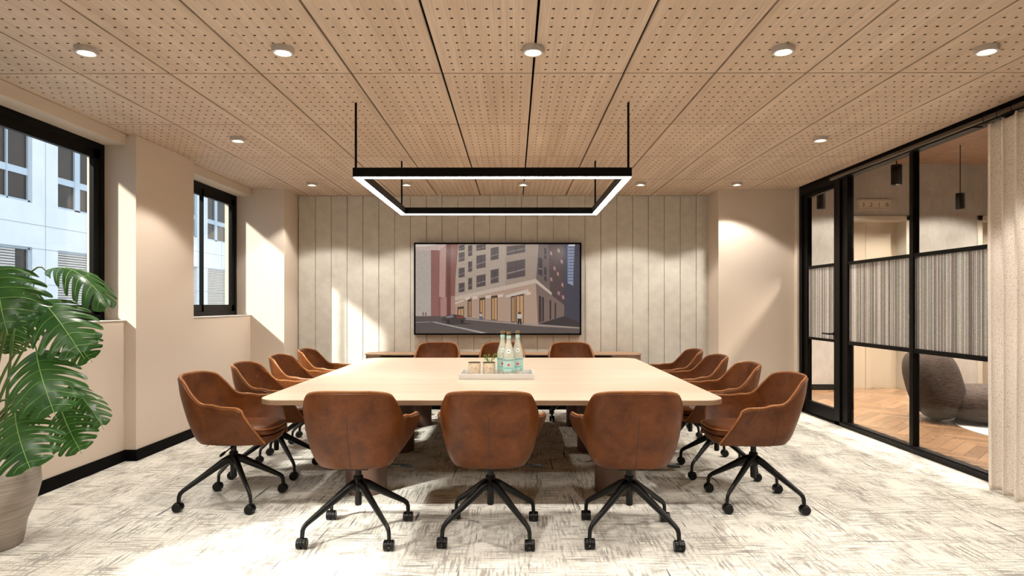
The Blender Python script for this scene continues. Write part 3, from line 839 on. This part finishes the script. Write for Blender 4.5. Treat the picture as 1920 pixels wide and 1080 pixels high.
# main building facade
pol([(385, 68), (725, 68), (725, 400), (360, 455), (365, 300)], (182, 164, 148))
pol([(725, 68), (965, 68), (945, 350), (725, 390)], (168, 148, 134))
pol([(965, 68), (1040, 68), (1060, 450), (945, 345)], (112, 96, 92))
pol([(1035, 68), (1150, 68), (1150, 560), (1050, 460)], (86, 70, 70))
pol([(1140, 68), (1262, 68), (1262, 660), (1140, 590)], (70, 68, 82))
pol([(1175, 75), (1225, 75), (1215, 370), (1175, 350)], (150, 160, 182))
for a in range(4):
    for b_ in range(12):
        x = 1180 + a * 11; y = 84 + b_ * 22
        pol([(x, y), (x + 6, y), (x + 6, y + 12), (x, y + 12)], (58, 70, 110))
def W4(x0, y0, x1, y1, dy, c=(88, 76, 78)):
    pol([(x0, y0 + dy), (x1, y0), (x1, y1), (x0, y1 + dy)], c)
    pol([(x0 + 3, y0 + dy + (y1 - y0) * .62), (x1 - 3, y0 + (y1 - y0) * .55), (x1 - 3, y0 + (y1 - y0) * .62), (x0 + 3, y0 + dy + (y1 - y0) * .7)], (150, 138, 136))
    pol([((x0 + x1) / 2 - 1.5, y0 + dy / 2), ((x0 + x1) / 2 + 1.5, y0 + dy / 2), ((x0 + x1) / 2 + 1.5, y1 + dy / 2), ((x0 + x1) / 2 - 1.5, y1 + dy / 2)], (60, 52, 54))
for x0, x1, rows in ((387, 430, [(68, 108), (122, 188), (235, 305), (345, 412)]), (455, 485, [(72, 150), (190, 265), (310, 395)]),
                     (515, 582, [(60, 105), (140, 235), (285, 370)]), (618, 676, [(85, 175), (245, 345)]), (735, 868, [(60, 125), (175, 300)])):
    for a, b_ in rows: W4(x0, a, x1, b_, (x1 - x0) * .18)
W4(963, 175, 992, 300, -14, (60, 56, 66)); W4(1005, 100, 1022, 180, -10, (60, 56, 66)); W4(1005, 240, 1022, 340, -10, (60, 56, 66))
for x, y in ((1043, 110), (1068, 220), (1045, 300), (1098, 90), (1120, 170), (1092, 260), (1125, 340), (1098, 400), (1130, 430)):
    pol([(x, y), (x + 24, y + 12), (x + 24, y + 48), (x, y + 36)], (120, 62, 56)); pol([(x + 5, y + 8), (x + 19, y + 14), (x + 19, y + 40), (x + 5, y + 32)], (160, 150, 154))
# cornice and ground floor
pol([(360, 450), (945, 320), (1060, 420), (1060, 445), (945, 350), (360, 478)], (206, 186, 168))
pol([(360, 478), (945, 350), (960, 650), (700, 628), (365, 585)], (186, 156, 136))
pol([(945, 350), (1150, 510), (1150, 600), (960, 650)], (128, 108, 100))
for x0, x1, yt, yb in ((378, 425, 525, 592), (452, 480, 470, 598), (537, 578, 460, 612), (622, 668, 445, 622), (765, 795, 440, 636), (800, 858, 430, 640)):
    pol([(x0, yt), (x1, yt - 6), (x1, yb), (x0, yb - 3)], (76, 58, 48))
    pol([(x0 + 7, yt + 16), (x1 - 5, yt + 12), (x1 - 5, yb - 4), (x0 + 7, yb - 8)], (204, 158, 112))
    pol([((x0 + x1) / 2 - 2, yt), ((x0 + x1) / 2 + 2, yt), ((x0 + x1) / 2 + 2, yb), ((x0 + x1) / 2 - 2, yb)], (66, 50, 44))
for x in (428, 484, 580, 668, 870):
    pol([(x, 455 - (x - 428) * .08), (x + 42, 448 - (x - 428) * .08), (x + 36, 470 - (x - 428) * .08), (x + 6, 474 - (x - 428) * .08)], (222, 202, 184))
pol([(725, 440), (890, 395), (895, 420), (730, 455)], (216, 198, 182)); pol([(358, 495), (425, 470), (425, 482), (362, 505)], (216, 198, 182))
for x0, x1, yt in ((966, 985, 440), (990, 1004, 448), (1044, 1056, 470), (1080, 1092, 490)):
    pol([(x0, yt), (x1, yt + 8), (x1, 632 - (x0 - 966) * .25), (x0, 640 - (x0 - 966) * .25)], (64, 52, 50))
# street
pol([(75, 592), (200, 590), (370, 596), (700, 628), (960, 655), (1262, 672), (1262, 716), (75, 716)], (92, 82, 80))
pol([(960, 650), (1150, 590), (1262, 640), (1262, 672)], (58, 52, 54))
pol([(370, 600), (960, 655), (1262, 672), (1262, 682), (940, 664), (370, 610)], (166, 148, 138))
pol([(180, 632), (215, 632), (590, 712), (550, 716)], (176, 168, 162)); pol([(75, 634), (180, 630), (180, 636), (75, 640)], (150, 140, 134))
pol([(264, 612), (300, 585), (350, 578), (410, 585), (436, 605), (432, 632), (330, 640), (268, 628)], (66, 58, 60))
pol([(300, 592), (345, 583), (350, 600), (292, 604)], (140, 134, 138)); pol([(372, 588), (408, 590), (430, 608), (370, 608)], (130, 62, 56))
for x in (300, 400): pol([(x, 622), (x + 12, 616), (x + 24, 622), (x + 24, 638), (x + 12, 644), (x, 638)], (26, 24, 26))
pol([(260, 642), (440, 640), (500, 650), (300, 650)], (52, 46, 46))
def man(x, y, h, top, leg):
    pol([(x - h * .1, y - h), (x + h * .1, y - h), (x + h * .12, y - h * .82), (x - h * .12, y - h * .82)], (90, 66, 54))
    pol([(x - h * .2, y - h * .82), (x + h * .2, y - h * .82), (x + h * .14, y - h * .45), (x - h * .14, y - h * .45)], top)
    pol([(x - h * .15, y - h * .47), (x + h * .15, y - h * .47), (x + h * .16, y), (x + h * .04, y), (x, y - h * .3), (x - h * .05, y), (x - h * .15, y)], leg)
man(827, 652, 92, (212, 200, 194), (46, 40, 44)); man(548, 620, 56, (196, 186, 186), (90, 100, 130)); man(130, 588, 26, (150, 90, 84), (70, 60, 60)); man(149, 588, 24, (120, 50, 50), (60, 50, 50))
pol([(75, 68), (230, 68), (150, 84), (75, 88)], (226, 212, 202)); pol([(1180, 70), (1230, 70), (1225, 80), (1185, 78)], (236, 236, 240))
pic.build('picture', M['screen'], tv)

# ------------------------------------------------------------------ ring light
def hx(px, Y): return (px - VX) * Y / F
RX0, RX1, RY0, RY1, RZ = -1.160, .845, 4.67, 6.66, 2.258
rt = thing('pendant_light', 'large square black pendant light frame with glowing underside over the table', 'pendant light', ((RX0 + RX1) / 2, (RY0 + RY1) / 2, RZ))
ox, oy = rt.location.x, rt.location.y
def frame4(m, x0, x1, y0, y1, t, z0, z1):
    m.box(x0, x1, y0, y0 + t, z0, z1); m.box(x0, x1, y1 - t, y1, z0, z1); m.box(x0, x0 + t, y0 + t, y1 - t, z0, z1); m.box(x1 - t, x1, y0 + t, y1 - t, z0, z1)
m = MB(); frame4(m, RX0 - ox, RX1 - ox, RY0 - oy, RY1 - oy, .055, .004, .070); m.build('frame', M['bronze'], rt)
m = MB(); frame4(m, RX0 - ox + .004, RX1 - ox - .004, RY0 - oy + .004, RY1 - oy - .004, .047, -.001, .0038); m.build('diffuser', M['ledwhite'], rt)
for xx in (hx(667, 4.70), hx(1178, 4.70)):
    for yy in (4.70, 6.62):
        MB().cyl(xx - ox, yy - oy, .07, CEIL - RZ + .002, .0085, 12).build('suspension_rod', M['black'], rt, 40)

# ------------------------------------------------------------------ downlights
dl = thing('ceiling_downlight', 'x', 'ceiling light', (0, 0, CEIL), group='round ceiling downlights')
MB().lathe([(0, .012), (.048, .012), (.062, .002), (.063, -.026), (.060, -.032), (.048, -.032), (.038, -.022), (.034, -.016)], n=40).build('ring', M['alu'], dl, 40)
MB().cyl(0, 0, -.020, -.014, .036, 32).build('lens', M['lampglow'], dl, 40)
def lamp(parent, e=43, ang=114):
    l = bpy.data.lights.new('downlight', 'SPOT'); l.energy = e; l.color = (1, .94, .86); l.spot_size = math.radians(ang); l.spot_blend = .22; l.shadow_soft_size = .045
    o = bpy.data.objects.new('downlight_lamp', l); col.objects.link(o); o.location = (0, 0, -.036); o.parent = parent
spots = []
rn = ['nearest row', 'middle row', 'back row by the felt wall']
five = ['at the window end', 'second from the windows', 'on the black centre seam', 'second from the glass partition', 'at the glass partition end']
for j, yy, xl in ((0, 3.69, (-2.43, -1.313, .107, 1.524, 2.674)), (1, 5.69, (-2.42, 2.675)), (2, 7.81, (-2.43, -1.293, .109, 1.517, 2.67))):
    for i, xx in enumerate(xl):
        nm = five[i] if j != 1 else five[(0, 4)[i]]
        spots.append((xx, yy, 'round ceiling downlight in the %s, %s' % (rn[j], nm)))
for i, (xx, yy, lb) in enumerate(spots):
    if i == 0: dl.location = (xx, yy, CEIL); dl['label'] = lb; d_ = dl
    else: d_ = dup(dl, (xx, yy, CEIL), 0, lb)
    spots[i] = d_
for d_ in spots: lamp(d_)
for i, xx in enumerate((-2.43, -1.313, .107, 1.524, 2.674)):  # extra row out of view, added to help light the room
    d_ = dup(dl, (xx, 1.2, CEIL), 0, 'added unseen ceiling downlight above the camera end, ' + five[i])
    for ch in list(d_.children):
        if ch.type == 'LIGHT': bpy.data.objects.remove(ch)
    lamp(d_, 55, 120)

for i, (xx, yy) in enumerate(((5.0, 8.9), (6.6, 8.9), (8.2, 8.9), (5.0, 6.2), (6.6, 6.2), (6.6, 3.5), (5.0, 3.5))):  # unseen fixtures added to brighten the lobby
    d_ = dup(dl, (xx, yy, LZ), 0, 'added unseen downlight brightening the lobby from its high brown ceiling', 'added downlights in the lobby ceiling')
    for ch in list(d_.children):
        if ch.type == 'LIGHT': bpy.data.objects.remove(ch)
    lamp(d_, 165, 120)

# ------------------------------------------------------------------ tray, bottles, tumblers
TT = TZ + .0005
X0, X1, Y0, Y1 = -.455, .166, 5.36, 5.75
tr_ = MB(); tr_.box(X0, X1, Y0, Y1, TT, TT + .008)
tr_.box(X0, X1, Y0, Y0 + .010, TT + .008, TT + .045).box(X0, X1, Y1 - .010, Y1, TT + .008, TT + .045)
tr_.box(X0, X0 + .014, Y0 + .01, Y1 - .01, TT + .008, TT + .050).box(X1 - .014, X1, Y0 + .01, Y1 - .01, TT + .008, TT + .050)
q = NT('white ribbed tray'); wv = q.add('ShaderNodeTexWave'); wv.inputs['Scale'].default_value = 60
q.link(q.coords(), 'Vector', wv, 'Vector'); q.b.inputs['Base Color'].default_value = (.62, .61, .585, 1); q.b.inputs['Roughness'].default_value = .5; q.bump(wv, 'Fac', .3, .003); M['tray'] = q.m
tag(tr_.build('serving_tray', M['tray'], bevel=.003), 'white rectangular serving tray carrying bottles and tumblers on the table', 'tray')
for k, (xx, lb) in enumerate(((-.336, 'speckled gold glass tumbler without a plant, at the window end of tray'), (-.212, 'speckled gold glass tumbler holding a small green fern on tray'))):
    t = thing('tumbler', lb, 'tumbler', (xx, 5.49, TT + .008), group='speckled gold tumblers')
    MB().lathe([(0, .001), (.050, .001), (.053, .006), (.053, .122), (.049, .122), (.049, .012), (0, .012)], n=36).build('glass', M['tumbler'], t, 40)
    MB().lathe([(.0535, .119), (.0535, .124), (.0485, .124), (.0485, .119), (.0535, .119)], n=36).build('rim', M['brassdark'], t, 40)
fern = thing('fern_sprig', 'small bright green fern sprig growing in a speckled tumbler', 'plant', (-.205, 5.49, TT + .021))
MB().lathe([(0, 0), (.045, 0), (.046, .07), (0, .075)], n=20).build('soil', M['soil'], fern, 40)
fm_ = MB(); rng = random.Random(5)
for k in range(11):
    a = rng.uniform(0, 2 * PI); L = rng.uniform(.04, .085); h0 = rng.uniform(.07, .115)
    pts = [Vector((math.cos(a) * L * s, math.sin(a) * L * s * .7, .07 + h0 * math.sin(s * 2.2))) for s in [i / 8 for i in range(9)]]
    fm_.tube(pts, [.0016] * 8 + [.0006], 5)
    for i in range(2, 9):
        for sd in (-1, 1):
            d = Vector((-math.sin(a), math.cos(a), 0)) * sd; l_ = .018 * (1.1 - i / 9)
            p = pts[i]; f_ = Vector((math.cos(a), math.sin(a), 0)) * .008
            kk = fm_.addv([p, p + d * l_ * .5 + f_ * .2 + Vector((0, 0, .002)), p + d * l_ + f_, p + d * l_ * .5 + f_ * 1.2]); fm_.face((kk, kk + 1, kk + 2, kk + 3))
fm_.build('frond', M['frond'], fern)
def bottle(x, y, lb):
    t = thing('water_bottle', lb, 'bottle', (x, y, TT + .008), group='glass water bottles')
    R = .0485
    prof = [(0, .004), (R - .006, .0), (R, .008), (R, .185), (R - .002, .205), (R - .012, .245), (.024, .290), (.0175, .325), (.0155, .352), (.0155, .366), (0, .366)]
    MB().lathe(prof, n=36).build('glass', M['bottleglass'], t, 40)
    MB().lathe([(0, .006), (R - .004, .008), (R - .004, .198), (R - .016, .245), (.020, .290), (.013, .325), (0, .326)], n=32).build('water', M['water'], t, 40)
    MB().lathe([(.0158, .363), (.0185, .363), (.0175, .384), (0, .386)], n=24).build('cap', M['gold'], t, 40)
    MB().lathe([(.0186, .325), (.0172, .352), (.0168, .352), (.018, .325)], n=24).build('neck_band', M['label'], t, 40)
    lab = MB(); r2 = R + .0006; A = math.radians(78); n = 28; rings = []
    for z in (.052, .163): rings.append([(r2 * math.sin(-A + 2 * A * i / n), -r2 * math.cos(-A + 2 * A * i / n), z) for i in range(n + 1)])
    lab.loft(rings, False, closed=False); lo = lab.build('label', M['label'], t, 60)
    def wrap(vs, fs, z0, name, mat, rr, par):
        m = MB(); k = m.addv([(rr * math.sin(v.x / rr), -rr * math.cos(v.x / rr), z0 + v.y) for v in vs])
        for ff in fs: m.face([k + i for i in ff])
        m.build(name, mat, par)
    vs, fs = text_data('S.PELLEGRINO', .0175); wrap(vs, fs, .142, 'lettering', M['ink'], R + .0012, lo)
    st = [Vector((0.0165 * (1 if i % 2 == 0 else .42) * math.sin(i * PI / 5), 0.0165 * (1 if i % 2 == 0 else .42) * math.cos(i * PI / 5), 0)) for i in range(10)]
    wrap([Vector((0, 0, 0))] + st, [(0, 1 + i, 1 + (i + 1) % 10) for i in range(10)], .108, 'red_star', M['red'], R + .0013, lo)
    def patch(x0, x1, z0, z1, mat, name):
        m = MB(); nn = 8; rr = R + .0010
        m.loft([[(rr * math.sin((x0 + (x1 - x0) * i / nn) / rr), -rr * math.cos((x0 + (x1 - x0) * i / nn) / rr), z) for i in range(nn + 1)] for z in (z0, z1)], False, closed=False)
        m.build(name, mat, lo)
    patch(.022, .044, .054, .066, M['labeldark'], 'corner_patch'); patch(-.058, .058, .160, .163, M['white'], 'border_stripe')
    patch(-.040, .040, .078, .084, M['labeldark'], 'print_band')
    # round shoulder emblem, lying on the sloping shoulder
    em = MB(); ee = []
    def shoulder(u, v):
        z = .222 + v
        rr = lerp([.185, .205, .245, .290], [R, R - .002, R - .012, .024], z) + .0012
        return (rr * math.sin(u / rr), -rr * math.cos(u / rr), z)
    for ra, rb in ((.0205, .0145),):
        k = em.addv([shoulder(ra * math.cos(i * PI / 14), ra * math.sin(i * PI / 14)) for i in range(28)] + [shoulder(rb * math.cos(i * PI / 14), rb * math.sin(i * PI / 14)) for i in range(28)])
        for i in range(28): em.face((k + i, k + (i + 1) % 28, k + 28 + (i + 1) % 28, k + 28 + i))
        k = em.addv([shoulder(0, 0)] + [shoulder(rb * math.cos(i * PI / 14), rb * math.sin(i * PI / 14)) for i in range(28)])
        for i in range(28): em.face((k, k + 1 + i, k + 1 + (i + 1) % 28), 1)
    k0 = [(-.008, -.004), (.008, -.004), (.008, 0), (.005, 0), (.004, .004), (.001, .001), (-.002, .004), (-.005, .001), (-.008, .003)]
    k = em.addv([tuple(Vector(shoulder(a, b_)) * 1.0 + Vector((0, -.0012, 0))) for a, b_ in k0]); em.face(range(k, k + len(k0)), 2)
    em.build('emblem', [M['label'], M['white'], M['ink']], t)
bottle(-.045, 5.44, 'clear glass water bottle with aqua label standing in front of the other two')
bottle(-.099, 5.57, 'clear glass water bottle with aqua label, beside the fern tumbler')
bottle(.030, 5.565, 'clear glass water bottle with aqua label, nearest the empty end of tray')

# ------------------------------------------------------------------ monstera
pc = Vector((-2.95, 3.6, 0))
pt = thing('potted_monstera', 'large green monstera plant in a brushed taupe pot beside the windows', 'plant', pc)
MB().lathe([(0, 0), (.175, 0), (.185, .008), (.205, .127), (.248, .24), (.270, .33), (.266, .41), (.240, .47), (.218, .506), (.205, .506), (.225, .46), (.235, .43), (0, .43)], n=64).build('pot', M['pot'], pt, 50)
MB().lathe([(0, .455), (.12, .452), (.228, .440), (.228, .42)], n=32).build('soil', M['soil'], pt, 50)
def leaf(base, tip, nrm, width, droop=.15, fold=.25, seed=0):
    rg = random.Random(seed)
    base = Vector(base) - pc; tip = Vector(tip) - pc
    ax = tip - base; L = ax.length; ax.normalize()
    n = Vector(nrm); n -= ax * n.dot(ax); n.normalize(); sd = ax.cross(n).normalized()
    Wd = width
    def surf(u, v):   # u across (-1..1)*Wd, v along 0..1
        d = -droop * L * 4 * (v - .5) ** 2 + droop * L - fold * Wd * abs(u) ** 1.6 * .5
        return base + ax * (v * L) + sd * (u * Wd) + n * d
    m = MB(); K = 6
    def outline(q):   # half-width at margin for lobe direction param q (0 base .. 1 tip)
        return (math.sin(PI * min(q * .80 + .16, 1)) ** .62)
    for sgn in (-1, 1):
        for k in range(K):
            q0, q1 = k / K, (k + 1) / K; gap = .15 + .05 * rg.random(); r0 = .22 + .16 * rg.random()
            if k == K - 1: gap = .08
            rows = 9; cols = 6; idx = []
            for i in range(rows + 1):
                rr = i / rows; row = []
                sh = 1 - gap * 2.2 * max(0, (rr - r0) / (1 - r0)) ** .7 if rr > r0 else 1
                for j in range(cols + 1):
                    t = -1 + 2 * j / cols
                    q_ = (q0 + q1) / 2 + t * (q1 - q0) / 2 * sh
                    ro = rr * (1 - .07 * abs(t) ** 4 * rr)
                    vm = .03 + .90 * q_ ** 1.05          # where the side vein leaves the midrib
                    hwid = outline(q_) * ro
                    fwd = (.50 * (1 - vm) - (.34 * (1 - q_) ** 3)) * ro ** 1.7     # veins sweep forward; base lobes sweep back
                    v = min(vm + fwd, 1.0 + .02)
                    if q_ > .86: hwid *= 1 - .35 * (q_ - .86) / .14
                    w = .012 * math.sin(ro * 7 + k * 2 + sgn) * Wd / .2
                    p = surf(sgn * hwid, v) + n * w * (1 - abs(t)) * ro
                    row.append(p)
                idx.append(m.addv(row))
            for i in range(rows):
                for j in range(cols):
                    a = idx[i] + j; b_ = idx[i + 1] + j; m.face((a, a + 1, b_ + 1, b_))
    lf = m.build('leaf', M['leaf'], pt, 80)
    v_ = MB(); mid = [surf(0, i / 12) + n * .0015 for i in range(13)]
    v_.tube(mid, [.0035 - .002 * i / 12 for i in range(13)], 6)
    for sgn in (-1, 1):
        for k in range(K):
            q_ = (k + .5) / 6
            pts = []
            for i in range(7):
                ro = i / 6 * .86; vm = .03 + .9 * q_ ** 1.05; fwd = (.50 * (1 - vm) - (.34 * (1 - q_) ** 3)) * ro ** 1.7
                w = .012 * math.sin(ro * 7 + k * 2 + sgn) * Wd / .2
                pts.append(surf(sgn * outline(q_) * ro, min(.03 + .9 * q_ ** 1.05 + fwd, 1.02)) + n * (w * ro + .0012))
            v_.tube(pts, [.0013] * 6 + [.0006], 4)
    v_.build('vein', M['vein'], lf, 60)
    # stalk
    s = MB(); rt0 = Vector((rg.uniform(-.06, .08), rg.uniform(-.06, .06), .44))
    p3 = base; p1 = rt0 + Vector((0, 0, max(.15, (p3.z - .44) * .6))); p2 = p3 - ax * .14 + Vector((0, 0, .07)) + n * .02
    pts = []
    for i in range(15):
        t = i / 14; pts.append(rt0 * (1 - t) ** 3 + p1 * 3 * t * (1 - t) ** 2 + p2 * 3 * t * t * (1 - t) + p3 * t ** 3)
    s.tube(pts, [.010 - .0065 * i / 14 for i in range(15)], 8).build('stalk', M['stem'], pt, 60)
LF = [  # base px, base Y, tip px, tip Y, normal, width
    ((-4, 497), 3.45, (13, 628), 3.30, (.2, -1, .45), .22, .10, .35),
    ((84, 508), 3.75, (208, 590), 3.62, (.30, -.45, 1), .12, .22, .9),
    ((74, 562), 3.55, (156, 672), 3.40, (.45, -1, .75), .165, .12, .4),
    ((118, 612), 3.80, (172, 680), 3.72, (.3, -1, .3), .12, .10, .3),
    ((66, 656), 3.45, (104, 786), 3.28, (.35, -1, .55), .18, .14, .5),
    ((94, 722), 3.85, (30, 792), 3.78, (-.2, -1, .3), .14, .08, .2),
    ((26, 772), 3.35, (58, 888), 3.20, (.25, -1, .5), .18, .10, .35),
    ((126, 722), 3.78, (193, 806), 3.70, (.75, -.8, .6), .10, .12, .7),
    ((112, 766), 3.60, (152, 852), 3.52, (.25, -1, .35), .125, .08, .3),
    ((30, 604), 3.85, (16, 668), 3.80, (.0, -1, .3), .12, .08, .2),
    ((-70, 560), 3.5, (-150, 660), 3.35, (-.4, -1, .6), .19, .12, .4),
    ((-60, 470), 3.7, (-130, 560), 3.8, (-.5, -.6, .8), .19, .12, .4),
    ((-50, 720), 3.4, (-120, 840), 3.25, (-.3, -1, .5), .18, .12, .4),
    ((60, 540), 3.95, (20, 640), 4.0, (.1, .7, .8), .16, .12, .4),
    ((30, 480), 3.3, (-40, 560), 2.95, (-.1, -.8, .8), .15, .12, .4),
]
for i, (bp, by, tp, ty_, nr, wd, dr_, fo_) in enumerate(LF):
    if i == 14: continue
    leaf(at(bp[0], bp[1], by), at(tp[0], tp[1], ty_), nr, wd, dr_, fo_, i + 1)

# ------------------------------------------------------------------ light, world, camera
sun = bpy.data.lights.new('sun', 'SUN'); sun.energy = 4.4; sun.angle = math.radians(2.4); sun.color = (1, .93, .84)
so = bpy.data.objects.new('sun', sun); col.objects.link(so)
so.rotation_euler = Vector((1, 1.11, -.865)).to_track_quat('-Z', 'Y').to_euler()
wd_ = bpy.data.worlds.new('sky'); C.world = wd_; wd_.use_nodes = True; nt = wd_.node_tree
bg = nt.nodes['Background']; bg.inputs['Color'].default_value = (.80, .90, 1, 1); bg.inputs['Strength'].default_value = .72

cam = bpy.data.cameras.new('camera'); co = bpy.data.objects.new('camera', cam); col.objects.link(co); C.camera = co
cam.sensor_width = 36; cam.lens = F / 1920 * 36; cam.clip_start = .05; cam.clip_end = 200
co.location = (0, 0, HC); co.rotation_euler = (PI / 2, 0, math.atan((VX - 960) / F))
cam.shift_y = (VY - 540) / 1920
C.view_settings.view_transform = 'Standard'; C.view_settings.look = 'None'; C.view_settings.gamma = 1; C.view_settings.exposure = 1.25
cy = C.cycles; cy.use_denoising = True; cy.max_bounces = 8; cy.diffuse_bounces = 5; cy.glossy_bounces = 4; cy.transparent_max_bounces = 16
cy.adaptive_threshold = .02; cy.sample_clamp_indirect = 8; cy.caustics_reflective = False; cy.caustics_refractive = False
